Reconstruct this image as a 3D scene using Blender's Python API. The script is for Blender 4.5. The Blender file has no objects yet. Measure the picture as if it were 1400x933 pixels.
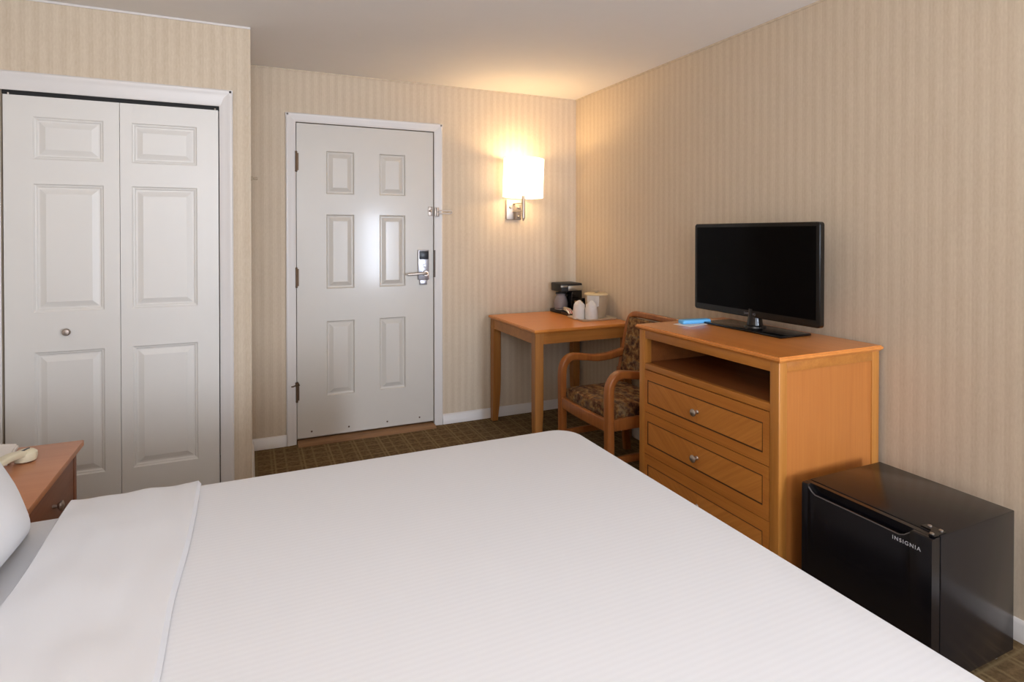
import bpy, bmesh, math, random
from mathutils import Vector, Matrix, noise
random.seed(7)
SC = bpy.context.scene
COL = SC.collection
PI = math.pi

# ------------------------------------------------------------------ materials
def srgb(r, g, b):
    f = lambda c: (c/255/12.92) if c/255 <= .04045 else ((c/255+.055)/1.055)**2.4
    return (f(r), f(g), f(b), 1)

class NT:
    def __init__(s, name):
        s.m = bpy.data.materials.new(name); s.m.use_nodes = True
        s.t = s.m.node_tree; s.n = s.t.nodes; s.l = s.t.links
        s.b = s.n['Principled BSDF']
    def node(s, typ, **kw):
        n = s.n.new(typ)
        for k, v in kw.items():
            if k in n.inputs: n.inputs[k].default_value = v
            else: setattr(n, k, v)
        return n
    def link(s, a, b): s.l.new(a, b)
    def math(s, op, a, b=None, c=None):
        n = s.n.new('ShaderNodeMath'); n.operation = op
        for i, v in enumerate((a, b, c)):
            if v is None: continue
            if isinstance(v, (int, float)): n.inputs[i].default_value = v
            else: s.l.new(v, n.inputs[i])
        return n.outputs[0]
    def mix(s, f, a, b):
        n = s.n.new('ShaderNodeMix'); n.data_type = 'RGBA'
        for sock, v in ((n.inputs['Factor'], f), (n.inputs[6], a), (n.inputs[7], b)):
            if isinstance(v, (int, float, tuple, list)): sock.default_value = v
            else: s.l.new(v, sock)
        return n.outputs[2]
    def bump(s, h, strength=.2, dist=.002):
        n = s.node('ShaderNodeBump', Strength=strength, Distance=dist)
        s.l.new(h, n.inputs['Height']); s.l.new(n.outputs[0], s.b.inputs['Normal'])
    def pos(s):
        g = s.n.new('ShaderNodeNewGeometry'); x = s.n.new('ShaderNodeSeparateXYZ')
        s.l.new(g.outputs['Position'], x.inputs[0]); return g.outputs['Position'], x.outputs
    def mapped(s, vec, scale):
        m = s.node('ShaderNodeMapping'); m.inputs['Scale'].default_value = scale
        s.l.new(vec, m.inputs['Vector']); return m.outputs[0]
    def obj(s):
        return s.node('ShaderNodeTexCoord').outputs['Object']
    def noise(s, vec, scale, detail=4, rough=.55):
        n = s.node('ShaderNodeTexNoise', Scale=scale, Detail=detail, Roughness=rough)
        s.l.new(vec, n.inputs['Vector']); return n.outputs['Fac']
    def ramp(s, f, stops):
        r = s.n.new('ShaderNodeValToRGB'); e = r.color_ramp.elements
        while len(e) < len(stops): e.new(.5)
        for el, (p, c) in zip(e, stops): el.position = p; el.color = c
        s.l.new(f, r.inputs[0]); return r.outputs[0]

def plain(name, c, rough=.5, metal=0, spec=.5, coat=0, var=0, emis=None):
    t = NT(name); t.b.inputs['Roughness'].default_value = rough
    t.b.inputs['Metallic'].default_value = metal
    t.b.inputs['Specular IOR Level'].default_value = spec
    t.b.inputs['Coat Weight'].default_value = coat
    n = t.noise(t.obj(), 9, 3)
    k = max(var, .03)
    d = tuple(x*(1-k) for x in c[:3])+(1,)
    t.link(t.mix(n, c, d), t.b.inputs['Base Color'])
    if emis:
        t.b.inputs['Emission Color'].default_value = emis[0]; t.b.inputs['Emission Strength'].default_value = emis[1]
    return t.m

def wood(name, light, dark, axis=0, rough=.35, coat=.15, scale=1.0, contrast=.35):
    t = NT(name); v = t.obj()
    sc = [22*scale]*3; sc[axis] = 1.3*scale
    a = t.noise(t.mapped(v, sc), 1.0, 6, .6)
    sc2 = [150*scale]*3; sc2[axis] = 4*scale
    f = t.noise(t.mapped(v, sc2), 1.0, 2, .5)
    s = t.math('ADD', t.math('MULTIPLY', a, .75), t.math('MULTIPLY', f, .25))
    c = t.ramp(s, [(.5-contrast*.5, dark), (.5+contrast*.5, light)])
    t.link(c, t.b.inputs['Base Color'])
    t.b.inputs['Roughness'].default_value = rough
    t.b.inputs['Coat Weight'].default_value = coat; t.b.inputs['Coat Roughness'].default_value = .2; t.b.inputs['Specular IOR Level'].default_value = .32
    t.bump(f, .08, .0006)
    return t.m

def chevron(name, light, dark, yc):
    t = NT(name); p, x = t.pos()
    a = t.math('ABSOLUTE', t.math('SUBTRACT', x[1], yc))
    u = t.math('ADD', t.math('MULTIPLY', a, .8), t.math('MULTIPLY', x[2], .6))
    w = t.math('SUBTRACT', t.math('MULTIPLY', x[2], .8), t.math('MULTIPLY', a, .6))
    cb = t.n.new('ShaderNodeCombineXYZ'); t.link(t.math('MULTIPLY', u, 3.0), cb.inputs[0]); t.link(t.math('MULTIPLY', w, 55), cb.inputs[1])
    s1 = t.math('SIGN', t.math('SUBTRACT', x[1], yc)); t.link(t.math('MULTIPLY', s1, 5.0), cb.inputs[2])
    f = t.noise(cb.outputs[0], 1.0, 5, .6)
    f = t.math('ADD', f, t.math('MULTIPLY', s1, -.05))
    t.link(t.ramp(f, [(.32, dark), (.68, light)]), t.b.inputs['Base Color'])
    t.b.inputs['Roughness'].default_value = .36; t.b.inputs['Coat Weight'].default_value = .15; t.b.inputs['Coat Roughness'].default_value = .2
    return t.m

def wallpaper(name, ca, cb):
    t = NT(name); p, x = t.pos()
    s = t.math('ADD', x[0], x[1])
    w = t.math('SINE', t.math('MULTIPLY', s, 2*PI/.05))
    st = t.math('ADD', t.math('MULTIPLY', t.math('TANH', t.math('MULTIPLY', w, 2.5)), .5), .5)
    w2 = t.math('SINE', t.math('MULTIPLY', s, 2*PI/.0125))
    n = t.noise(t.mapped(p, (160, 160, 45)), 1.0, 4, .7)
    big = t.noise(t.mapped(p, (28, 28, 5)), 1.0, 3, .6)
    f = t.math('ADD', t.math('MULTIPLY', st, .36), t.math('MULTIPLY', t.math('SUBTRACT', n, .5), 1.5))
    f = t.math('ADD', f, t.math('MULTIPLY', t.math('SUBTRACT', big, .5), .7))
    f = t.math('ADD', f, t.math('MULTIPLY', w2, .07))
    f = t.math('ADD', f, .3)
    t.link(t.mix(f, ca, cb), t.b.inputs['Base Color'])
    t.b.inputs['Roughness'].default_value = .75; t.b.inputs['Specular IOR Level'].default_value = .25
    t.bump(n, .1, .0008)
    return t.m

def carpet_mat():
    t = NT('carpet_grid'); p, x = t.pos()
    def line(c, per, off, wd):
        q = t.math('FRACT', t.math('ADD', t.math('DIVIDE', c, per), off))
        d = t.math('ABSOLUTE', t.math('SUBTRACT', q, .5))
        return t.math('SMOOTH_MAX', 0.0, t.math('SUBTRACT', 1.0, t.math('DIVIDE', d, wd)), .05)
    lx = line(x[0], .08, .25, .11); ly = line(x[1], .08, .1, .11)
    lx2 = line(x[0], .16, .25, .05)
    g = t.math('MAXIMUM', t.math('MULTIPLY', lx, .7), t.math('MULTIPLY', ly, .8))
    g = t.math('MAXIMUM', g, lx2)
    n = t.noise(p, 260, 3, .7); b = t.noise(p, 45, 3, .6)
    base = t.mix(t.ramp(b, [(.35, (0, 0, 0, 1)), (.65, (1, 1, 1, 1))]), srgb(94, 74, 48), srgb(130, 106, 74))
    c = t.mix(t.math('MULTIPLY', g, .7), base, srgb(160, 138, 98))
    c = t.mix(t.math('MULTIPLY', n, .5), c, srgb(62, 46, 30))
    t.link(c, t.b.inputs['Base Color']); t.b.inputs['Roughness'].default_value = .95
    t.b.inputs['Specular IOR Level'].default_value = .1
    t.bump(n, .5, .004)
    return t.m

def linen(name, c, stripes=False):
    t = NT(name); p, x = t.pos()
    n = t.noise(p, 500, 2, .6); b = t.noise(p, 7, 3, .5)
    if stripes:
        a = math.radians(STRIPE_ANG)
        s = t.math('ADD', t.math('MULTIPLY', x[0], -math.sin(a)), t.math('MULTIPLY', x[1], math.cos(a)))
        w = t.math('SINE', t.math('MULTIPLY', s, 2*PI/.0135))
        w = t.math('ADD', t.math('MULTIPLY', w, .5), .5)
        f = t.math('MULTIPLY', w, .045)
        t.link(t.mix(f, c, srgb(150, 146, 150)), t.b.inputs['Base Color'])
        h = t.math('ADD', t.math('MULTIPLY', w, .4), t.math('MULTIPLY', n, .25))
    else:
        t.b.inputs['Base Color'].default_value = c
        h = t.math('ADD', t.math('MULTIPLY', n, .15), b)
    t.b.inputs['Roughness'].default_value = .85; t.b.inputs['Specular IOR Level'].default_value = .2
    t.b.inputs['Sheen Weight'].default_value = .1
    t.bump(h, .12, .0012)
    return t.m

def tapestry():
    t = NT('chair_tapestry'); v = t.obj()
    wv = t.noise(v, 9, 3, .6)
    sep = t.n.new('ShaderNodeSeparateXYZ'); t.link(v, sep.inputs[0])
    d = t.math('ADD', t.math('ADD', sep.outputs[0], t.math('MULTIPLY', sep.outputs[2], .8)), t.math('MULTIPLY', wv, .16))
    n1 = t.math('ADD', t.math('MULTIPLY', t.math('SINE', t.math('MULTIPLY', d, 46)), .17), t.math('MULTIPLY', t.noise(t.mapped(v, (20, 9, 20)), 1, 4, .6), 1.0))
    n2 = t.noise(v, 34, 5, .7)
    c = t.ramp(n1, [(.30, srgb(58, 36, 24)), (.43, srgb(104, 66, 42)), (.52, srgb(150, 110, 62)), (.60, srgb(96, 82, 72)), (.70, srgb(62, 36, 28))])
    e = t.ramp(n2, [(.38, srgb(50, 30, 24)), (.5, srgb(122, 84, 52)), (.64, srgb(186, 156, 104))])
    t.link(t.mix(.42, c, e), t.b.inputs['Base Color'])
    t.b.inputs['Roughness'].default_value = .9; t.b.inputs['Specular IOR Level'].default_value = .2
    t.bump(n2, .2, .002)
    return t.m

STRIPE_ANG = 0
M = {}
M['paper'] = wallpaper('striped_wallpaper', srgb(197, 178, 154), srgb(213, 197, 175))
M['ceiling'] = plain('ceiling_paint', srgb(236, 231, 226), .85, spec=.2)
M['carpet'] = carpet_mat()
M['trim'] = plain('white_trim_paint', srgb(220, 214, 209), .35)
M['door'] = plain('white_door_paint', srgb(207, 200, 190), .36, coat=.22)
M['door'].node_tree.nodes['Principled BSDF'].inputs['Coat Roughness'].default_value = .13
M['bifold'] = plain('closet_door_paint', srgb(222, 217, 210), .38)
M['rear'] = plain('grey_rear_wall', srgb(196, 196, 200), .8)
M['dark'] = plain('dark_gap', srgb(22, 20, 19), .7)
M['nickel'] = plain('brushed_nickel', srgb(186, 174, 164), .42, metal=1)
M['nickel2'] = plain('lock_satin_steel', srgb(200, 200, 208), .32, metal=.85)
M['brass'] = plain('aged_hinge_metal', srgb(104, 82, 62), .45, metal=.6)
M['strike'] = plain('dark_weather_strip', srgb(88, 72, 58), .5)
M['thresh'] = wood('threshold_wood', srgb(152, 114, 78), srgb(112, 78, 50), 0, .5)
M['reader'] = plain('black_reader_plastic', srgb(36, 38, 46), .35)
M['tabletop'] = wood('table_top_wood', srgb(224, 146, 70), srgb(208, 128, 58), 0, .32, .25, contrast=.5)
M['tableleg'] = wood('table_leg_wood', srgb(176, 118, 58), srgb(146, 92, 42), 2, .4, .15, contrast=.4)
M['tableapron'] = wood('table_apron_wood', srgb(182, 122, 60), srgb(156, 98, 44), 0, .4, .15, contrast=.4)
M['chair'] = wood('chair_frame_wood', srgb(170, 104, 50), srgb(130, 72, 32), 2, .35, .2, contrast=.4)
M['tapestry'] = tapestry()
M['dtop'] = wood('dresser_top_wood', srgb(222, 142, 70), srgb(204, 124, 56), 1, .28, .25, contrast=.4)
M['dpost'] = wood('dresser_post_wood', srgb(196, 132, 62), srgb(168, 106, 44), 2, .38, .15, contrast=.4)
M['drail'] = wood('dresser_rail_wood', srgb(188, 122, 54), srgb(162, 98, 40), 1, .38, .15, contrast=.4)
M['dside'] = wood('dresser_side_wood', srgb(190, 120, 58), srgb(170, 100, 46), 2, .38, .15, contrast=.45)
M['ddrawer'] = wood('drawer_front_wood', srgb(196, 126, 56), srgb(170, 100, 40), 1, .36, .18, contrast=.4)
M['dpanel'] = chevron('drawer_panel_veneer', srgb(200, 130, 58), srgb(180, 110, 46), -2.012)
M['groove'] = plain('dark_inlay_groove', srgb(74, 38, 16), .5)
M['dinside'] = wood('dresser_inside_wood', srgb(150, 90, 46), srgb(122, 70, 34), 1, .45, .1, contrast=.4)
M['nstop'] = wood('nightstand_laminate', srgb(196, 136, 96), srgb(180, 118, 80), 0, .4, .1, contrast=.5)
M['nsfront'] = wood('nightstand_front_wood', srgb(150, 94, 64), srgb(122, 74, 50), 1, .45, .1, contrast=.4)
M['fridge'] = plain('black_gloss_fridge', srgb(26, 23, 24), .2, spec=.4)
M['fridgedoor'] = plain('black_fridge_door', srgb(14, 13, 17), .22, spec=.5)
M['lip'] = plain('lip_highlight_grey', srgb(84, 80, 80), .25)  # grey that paints in the highlight on the fridge handle lip
M['blackgloss'] = plain('black_gloss_plastic', srgb(12, 11, 12), .15, spec=.5)
M['blackmatte'] = plain('black_matte_plastic', srgb(24, 23, 24), .5)
M['screen'] = plain('dark_tv_screen', srgb(6, 5, 6), .14, spec=.08)
M['grey'] = plain('grey_lettering', srgb(190, 190, 194), .4)
M['dimgrey'] = plain('dim_lettering', srgb(110, 108, 112), .4)
M['sheet'] = linen('white_sheet', srgb(213, 213, 216))
M['duvet'] = linen('white_striped_duvet', srgb(213, 213, 216), True)
M['pillow'] = linen('white_pillowcase', srgb(216, 216, 218))
M['bedbase'] = plain('bed_base_fabric', srgb(96, 84, 74), .9)
M['headboard'] = wood('headboard_wood', srgb(176, 110, 60), srgb(140, 82, 42), 1)
M['cream'] = plain('cream_plastic', srgb(222, 214, 186), .4)
M['creamgrey'] = plain('grey_cream_plastic', srgb(186, 174, 164), .45)
M['white'] = plain('white_paper', srgb(236, 232, 228), .7)
M['peach'] = plain('peach_card', srgb(236, 190, 150), .7)
M['blue'] = plain('light_blue_wrap', srgb(108, 186, 240), .45)
M['bucket'] = plain('taupe_bucket_plastic', srgb(176, 156, 130), .45)
M['bucketlid'] = plain('tan_bucket_lid', srgb(208, 188, 150), .5)
M['tray'] = plain('tray_plastic', srgb(214, 196, 168), .4)
M['red'] = plain('red_sachet', srgb(186, 40, 40), .5)
M['foil'] = plain('coffee_pouch', srgb(150, 124, 84), .35, metal=.3)
M['silver'] = plain('silver_band', srgb(200, 196, 186), .3, metal=.9)

def glass_mat(name, tint, rough=.05):
    t = NT(name); t.b.inputs['Base Color'].default_value = tint
    t.b.inputs['Transmission Weight'].default_value = 1; t.b.inputs['Roughness'].default_value = rough
    t.b.inputs['IOR'].default_value = 1.3
    return t.m
M['glass'] = plain('carafe_glass', srgb(176, 166, 168), .12, spec=.6)
M['glass'].node_tree.nodes['Principled BSDF'].inputs['Transmission Weight'].default_value = .45
M['glass'].node_tree.nodes['Principled BSDF'].inputs['IOR'].default_value = 1.2
M['winglass'] = glass_mat('window_glass', (1, 1, 1, 1), 0)

def film_mat():
    t = NT('clear_film_wrap'); out = t.n['Material Output']
    tr = t.node('ShaderNodeBsdfTranslucent'); tr.inputs[0].default_value = srgb(236, 230, 224)
    t.b.inputs['Base Color'].default_value = srgb(238, 233, 228); t.b.inputs['Roughness'].default_value = .35
    m = t.n.new('ShaderNodeMixShader'); m.inputs[0].default_value = .3
    t.link(t.b.outputs[0], m.inputs[1]); t.link(tr.outputs[0], m.inputs[2]); t.link(m.outputs[0], out.inputs[0])
    t.bump(t.noise(t.obj(), 60, 4, .7), .5, .004)
    return t.m
M['film'] = film_mat()

def shade_mat():
    t = NT('lit_fabric_shade'); out = t.n['Material Output']
    tr = t.node('ShaderNodeBsdfTranslucent'); tr.inputs[0].default_value = (1, .9, .72, 1)
    t.b.inputs['Base Color'].default_value = srgb(250, 246, 236); t.b.inputs['Roughness'].default_value = .9
    t.b.inputs['Emission Color'].default_value = (1, .95, .84, 1); t.b.inputs['Emission Strength'].default_value = 1.5
    m = t.n.new('ShaderNodeMixShader'); m.inputs[0].default_value = .32
    t.link(t.b.outputs[0], m.inputs[1]); t.link(tr.outputs[0], m.inputs[2]); t.link(m.outputs[0], out.inputs[0])
    t.bump(t.noise(t.obj(), 300, 2), .05, .001)
    return t.m
M['shade'] = shade_mat()
M['bulb'] = plain('bulb_glass', (1, .95, .85, 1), .4, emis=((1, .85, .6, 1), 8))

# ------------------------------------------------------------------ mesh helpers
def NB(): return bmesh.new()

def bx(bm, x0, x1, y0, y1, z0, z1, bev=0, seg=2, mi=0):
    vs = [bm.verts.new((x, y, z)) for x in (x0, x1) for y in (y0, y1) for z in (z0, z1)]
    fs = [bm.faces.new([vs[i] for i in q]) for q in ((0, 1, 3, 2), (4, 6, 7, 5), (0, 4, 5, 1), (2, 3, 7, 6), (0, 2, 6, 4), (1, 5, 7, 3))]
    for f in fs: f.material_index = mi
    if bev:
        es = {e for f in fs for e in f.edges}
        r = bmesh.ops.bevel(bm, geom=list(es), offset=bev, segments=seg, affect='EDGES', profile=.5)
        for f in r['faces']: f.material_index = mi
    return vs

def lathe(bm, prof, c, n=32, axis='z', cap=True, mi=0):
    rings = []
    for r, h in prof:
        ring = []
        for i in range(n):
            a = 2*PI*i/n; u, v = r*math.cos(a), r*math.sin(a)
            p = {'z': (u, v, h), 'x': (h, u, v), 'y': (u, h, v)}[axis]
            ring.append(bm.verts.new((c[0]+p[0], c[1]+p[1], c[2]+p[2])))
        rings.append(ring)
    for a, b in zip(rings, rings[1:]):
        for i in range(n):
            f = bm.faces.new((a[i], a[(i+1) % n], b[(i+1) % n], b[i])); f.material_index = mi
    if cap:
        for r in (rings[0], rings[-1]):
            f = bm.faces.new(r); f.material_index = mi
    return rings

def smooth_path(pts, k=6):
    pts = [Vector(p) for p in pts]; out = []
    for i in range(len(pts)-1):
        p0 = pts[max(i-1, 0)]; p1 = pts[i]; p2 = pts[i+1]; p3 = pts[min(i+2, len(pts)-1)]
        for j in range(k):
            t = j/k
            out.append(.5*((2*p1)+(p2-p0)*t+(2*p0-5*p1+4*p2-p3)*t*t+(3*p1-p0-3*p2+p3)*t**3))
    out.append(pts[-1]); return out

def sweep(bm, path, hw, ht, ref, rnd=.3, n=4, taper=None, mi=0):
    """rounded-rectangle section swept on path; hw along ref, ht across."""
    ref = Vector(ref).normalized(); rings = []
    prof = []
    r = min(hw, ht)*rnd
    for sx, sy, a0 in ((1, 1, 0), (-1, 1, 90), (-1, -1, 180), (1, -1, 270)):
        for j in range(n):
            a = math.radians(a0+90*j/(n-1))
            prof.append((sx*(hw-r)+r*math.cos(a), sy*(ht-r)+r*math.sin(a)))
    for i, p in enumerate(path):
        t = (path[min(i+1, len(path)-1)]-path[max(i-1, 0)]).normalized()
        N = (ref-t*ref.dot(t)).normalized(); B = t.cross(N)
        k = taper(i/(len(path)-1)) if taper else 1
        rings.append([bm.verts.new(p+N*u*k+B*v*k) for u, v in prof])
    m = len(prof)
    for a, b in zip(rings, rings[1:]):
        for i in range(m):
            bm.faces.new((a[i], a[(i+1) % m], b[(i+1) % m], b[i])).material_index = mi
    bm.faces.new(rings[0]); bm.faces.new(rings[-1])

def tube(bm, path, r, n=10, mi=0):
    path = [Vector(p) for p in path]; rings = []
    up = Vector((0, 0, 1)); last = None
    for i, p in enumerate(path):
        t = (path[min(i+1, len(path)-1)]-path[max(i-1, 0)]).normalized()
        N = last if last else (Vector((1, 0, 0)) if abs(t.dot(up)) > .9 else up)
        N = (N-t*N.dot(t)).normalized(); last = N; B = t.cross(N)
        rings.append([bm.verts.new(p+N*r*math.cos(2*PI*j/n)+B*r*math.sin(2*PI*j/n)) for j in range(n)])
    for a, b in zip(rings, rings[1:]):
        for i in range(n): bm.faces.new((a[i], a[(i+1) % n], b[(i+1) % n], b[i])).material_index = mi
    bm.faces.new(rings[0]); bm.faces.new(rings[-1])

def prism(bm, pts, axis, a, b, bev=0, mi=0):
    """extrude a polygon; pts are the two other axes in order."""
    def P(u, v, w): return {'x': (w, u, v), 'y': (u, w, v), 'z': (u, v, w)}[axis]
    A = [bm.verts.new(P(u, v, a)) for u, v in pts]; Bv = [bm.verts.new(P(u, v, b)) for u, v in pts]
    fs = [bm.faces.new(A), bm.faces.new(Bv)]
    n = len(pts)
    for i in range(n): fs.append(bm.faces.new((A[i], A[(i+1) % n], Bv[(i+1) % n], Bv[i])))
    for f in fs: f.material_index = mi
    if bev:
        es = {e for f in fs for e in f.edges}
        bmesh.ops.bevel(bm, geom=list(es), offset=bev, segments=2, affect='EDGES')

def sub(vs, T):
    for v in vs: v.co = T @ v.co

WL = {}
def mk(name, bm, mat, parent=None, smooth=35, origin=None):
    """link a bmesh (built in world coordinates) as one mesh object."""
    bmesh.ops.remove_doubles(bm, verts=bm.verts[:], dist=1e-6)
    bmesh.ops.recalc_face_normals(bm, faces=bm.faces[:])
    if parent is not None:
        o0 = WL[parent.name]
    elif origin is not None: o0 = Vector(origin)
    else:
        cs = [v.co for v in bm.verts]
        mn = [min(c[i] for c in cs) for i in range(3)]; mx = [max(c[i] for c in cs) for i in range(3)]
        o0 = Vector(((mn[0]+mx[0])/2, (mn[1]+mx[1])/2, mn[2]))
    for v in bm.verts: v.co -= o0
    me = bpy.data.meshes.new(name); bm.to_mesh(me); bm.free()
    for m in (mat if isinstance(mat, (list, tuple)) else [mat]): me.materials.append(m)
    for p in me.polygons: p.use_smooth = True
    try: me.set_sharp_from_angle(angle=math.radians(smooth))
    except Exception: pass
    o = bpy.data.objects.new(name, me); COL.objects.link(o)
    if parent is not None: o.parent = parent
    else: o.location = o0
    WL[o.name] = o0.copy()
    return o

def tag(o, label=None, cat=None, group=None, kind=None):
    if label: o['label'] = label
    if cat: o['category'] = cat
    if group: o['group'] = group
    if kind: o['kind'] = kind
    return o

def thing(name, loc, label, cat, group=None, kind=None):
    o = bpy.data.objects.new(name, None); COL.objects.link(o); o.location = loc
    o.empty_display_size = .05
    WL[o.name] = Vector(loc); return tag(o, label, cat, group, kind)

def struct(name, bm, mat, label, cat, parent=None, **k):
    o = mk(name, bm, mat, parent, **k)
    if parent is None: tag(o, label, cat, kind='structure')
    return o

def text_mesh(name, s, size, T, mat, parent, label=None, depth=.0006, spacing=1.0):
    cu = bpy.data.curves.new(name, 'FONT'); cu.body = s; cu.size = size; cu.extrude = depth; cu.space_character = spacing
    cu.align_x = 'CENTER'; cu.align_y = 'CENTER'
    to = bpy.data.objects.new(name+'_tmp', cu); COL.objects.link(to)
    dg = bpy.context.evaluated_depsgraph_get(); me = bpy.data.meshes.new_from_object(to.evaluated_get(dg))
    bpy.data.objects.remove(to); bpy.data.curves.remove(cu)
    bm = NB(); bm.from_mesh(me); bpy.data.meshes.remove(me)
    for v in bm.verts: v.co = T @ v.co
    for f in bm.faces: f.material_index = 0
    o = mk(name, bm, mat, parent)
    if label: o['label'] = label
    return o

def frame(o, x, y, z):
    """matrix from three axis vectors and an origin"""
    m = Matrix.Identity(4)
    for i, a in enumerate((x, y, z)):
        for j in range(3): m[j][i] = a[j]
    m.translation = Vector(o); return m

def panel_face(bm, P, u0, u1, v0, v1, panels, rings, gm=None):
    """flat face u0..u1 x v0..v1 with moulded panels. P(u,v,d) -> point, d = depth behind the face.
    rings: list of (inset, depth); gm: material index of each ring band (list) or None"""
    us = sorted({u0, u1, *[p[0] for p in panels], *[p[1] for p in panels]})
    vs = sorted({v0, v1, *[p[2] for p in panels], *[p[3] for p in panels]})
    cache = {}
    def V(u, v, d):
        k = (round(u, 5), round(v, 5), round(d, 5))
        if k not in cache: cache[k] = bm.verts.new(P(u, v, d))
        return cache[k]
    for a, b in zip(us, us[1:]):
        for c, d in zip(vs, vs[1:]):
            if any(p[0] <= a+1e-6 and b <= p[1]+1e-6 and p[2] <= c+1e-6 and d <= p[3]+1e-6 for p in panels): continue
            bm.faces.new((V(a, c, 0), V(b, c, 0), V(b, d, 0), V(a, d, 0)))
    for (a, b, c, d) in panels:
        prev = [(a, c, 0), (b, c, 0), (b, d, 0), (a, d, 0)]
        for ri, (ins, dep) in enumerate(rings):
            cur = [(a+ins, c+ins, dep), (b-ins, c+ins, dep), (b-ins, d-ins, dep), (a+ins, d-ins, dep)]
            for i in range(4):
                f = bm.faces.new((V(*prev[i]), V(*prev[(i+1) % 4]), V(*cur[(i+1) % 4]), V(*cur[i])))
                if gm: f.material_index = gm[ri]
            prev = cur
        f = bm.faces.new([V(*q) for q in prev])
        if gm: f.material_index = gm[-1]
    # sides are closed by the caller
    return V

def slab(bm, P, u0, u1, v0, v1, th, panels, rings, gm=None):
    V = panel_face(bm, P, u0, u1, v0, v1, panels, rings, gm)
    us = sorted({u0, u1, *[p[0] for p in panels], *[p[1] for p in panels]})
    vs = sorted({v0, v1, *[p[2] for p in panels], *[p[3] for p in panels]})
    for v in (v0, v1):
        for a, b in zip(us, us[1:]): bm.faces.new((V(a, v, 0), V(b, v, 0), V(b, v, th), V(a, v, th)))
    for u in (u0, u1):
        for a, b in zip(vs, vs[1:]): bm.faces.new((V(u, a, 0), V(u, b, 0), V(u, b, th), V(u, a, th)))
    loop = [V(u, v0, th) for u in us]+[V(u1, v, th) for v in vs[1:]]+[V(u, v1, th) for u in us[::-1][1:]]+[V(u0, v, th) for v in vs[::-1][1:-1]]
    bm.faces.new(loop)

# ------------------------------------------------------------------ the room
H = 2.3964
XL, YR = -3.40, -6.60           # left wall, rear wall
CY, CX = -.7145, -2.3265        # closet front plane and its right end
DX0, DX1, DZ1 = -2.0575, -1.155, 2.06

b = NB(); bx(b, XL-.1, .1, YR-.1, .1, -.1, 0)
struct('floor', b, M['carpet'], 'brown carpet with a tan grid pattern', 'carpet')
b = NB(); bx(b, XL-.1, .1, YR-.1, .1, H, H+.1)
struct('ceiling', b, M['ceiling'], 'plain off-white painted ceiling', 'ceiling')
b = NB()
bx(b, XL, DX0-.006, 0, .1, 0, H); bx(b, DX1+.006, 0, 0, .1, 0, H); bx(b, DX0-.006, DX1+.006, 0, .1, DZ1+.006, H)
bx(b, DX0-.006, DX1+.006, .06, .1, 0, DZ1+.006)
struct('wall_back', b, M['paper'], 'tan striped wallpaper wall around the entrance door', 'wall')
b = NB(); bx(b, 0, .1, YR, .1, 0, H)
struct('wall_right', b, M['paper'], 'tan striped wallpaper wall behind the dresser and television', 'wall')
b = NB(); bx(b, XL-.1, XL, YR, .1, 0, H)
struct('wall_left', b, M['paper'], 'striped wallpaper wall behind the head of the bed', 'wall')
OX0, OX1, OZ = -3.325, -2.468, 1.988
b = NB()
bx(b, XL, OX0, CY, CY+.1, 0, H); bx(b, OX1, CX, CY, CY+.1, 0, H); bx(b, OX0, OX1, CY, CY+.1, OZ, H)
bx(b, CX-.1, CX, CY+.1, 0, 0, H)
struct('wall_closet', b, M['paper'], 'striped wallpaper wall of the closet with a rounded outer corner', 'wall')
# rear wall with a tall narrow window by the right wall
WX0, WX1, WZ0, WZ1 = -.50, -.04, .45, 1.75
b = NB()
bx(b, XL, WX0, YR-.1, YR, 0, H); bx(b, WX1, 0, YR-.1, YR, 0, H)
bx(b, WX0, WX1, YR-.1, YR, 0, WZ0); bx(b, WX0, WX1, YR-.1, YR, WZ1, H)
struct('wall_rear', b, M['rear'], 'pale grey rear wall with the window', 'wall')
b = NB()
for a in ((WX0, WX0+.04, WZ0, WZ1), (WX1-.04, WX1, WZ0, WZ1), (WX0, WX1, WZ0, WZ0+.04), (WX0, WX1, WZ1-.04, WZ1)):
    bx(b, a[0], a[1], YR-.06, YR-.01, a[2], a[3])
w = struct('window_1', b, M['trim'], 'white framed window in the rear wall', 'window')
b = NB(); bx(b, WX0+.03, WX1-.03, YR-.045, YR-.04, WZ0+.03, WZ1-.03)
mk('pane', b, M['winglass'], w)

# baseboards: small stepped profile
BP = [(0, 0), (.016, 0), (.016, .038), (.012, .044), (.012, .058), (.007, .066), (.003, .070), (0, .070)]
def baseboard(name, axis, a, c, wall, sgn, label):
    b = NB()
    pts = [(wall+sgn*d, z) for d, z in BP]
    prism(b, pts, axis, a, c)
    struct(name, b, M['trim'], label, 'baseboard')
b = NB()
prism(b, [(-d, z) for d, z in BP], 'x', CX, -2.123); 
struct('baseboard_left', b, M['trim'], 'short white baseboard left of the entrance door', 'baseboard')
b = NB(); prism(b, [(-d, z) for d, z in BP], 'x', -1.090, -.001)
struct('baseboard_back', b, M['trim'], 'white baseboard under the table by the entrance door', 'baseboard')
b = NB(); prism(b, [(-d, z) for d, z in BP], 'y', YR, -.017)
struct('baseboard_right', b, M['trim'], 'white baseboard on the right wall beside the black fridge', 'baseboard')
b = NB(); prism(b, [(CX+d, z) for d, z in BP], 'y', CY+.02, -.017)
struct('baseboard_closet', b, M['trim'], 'white baseboard on the closet side wall', 'baseboard')

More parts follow.
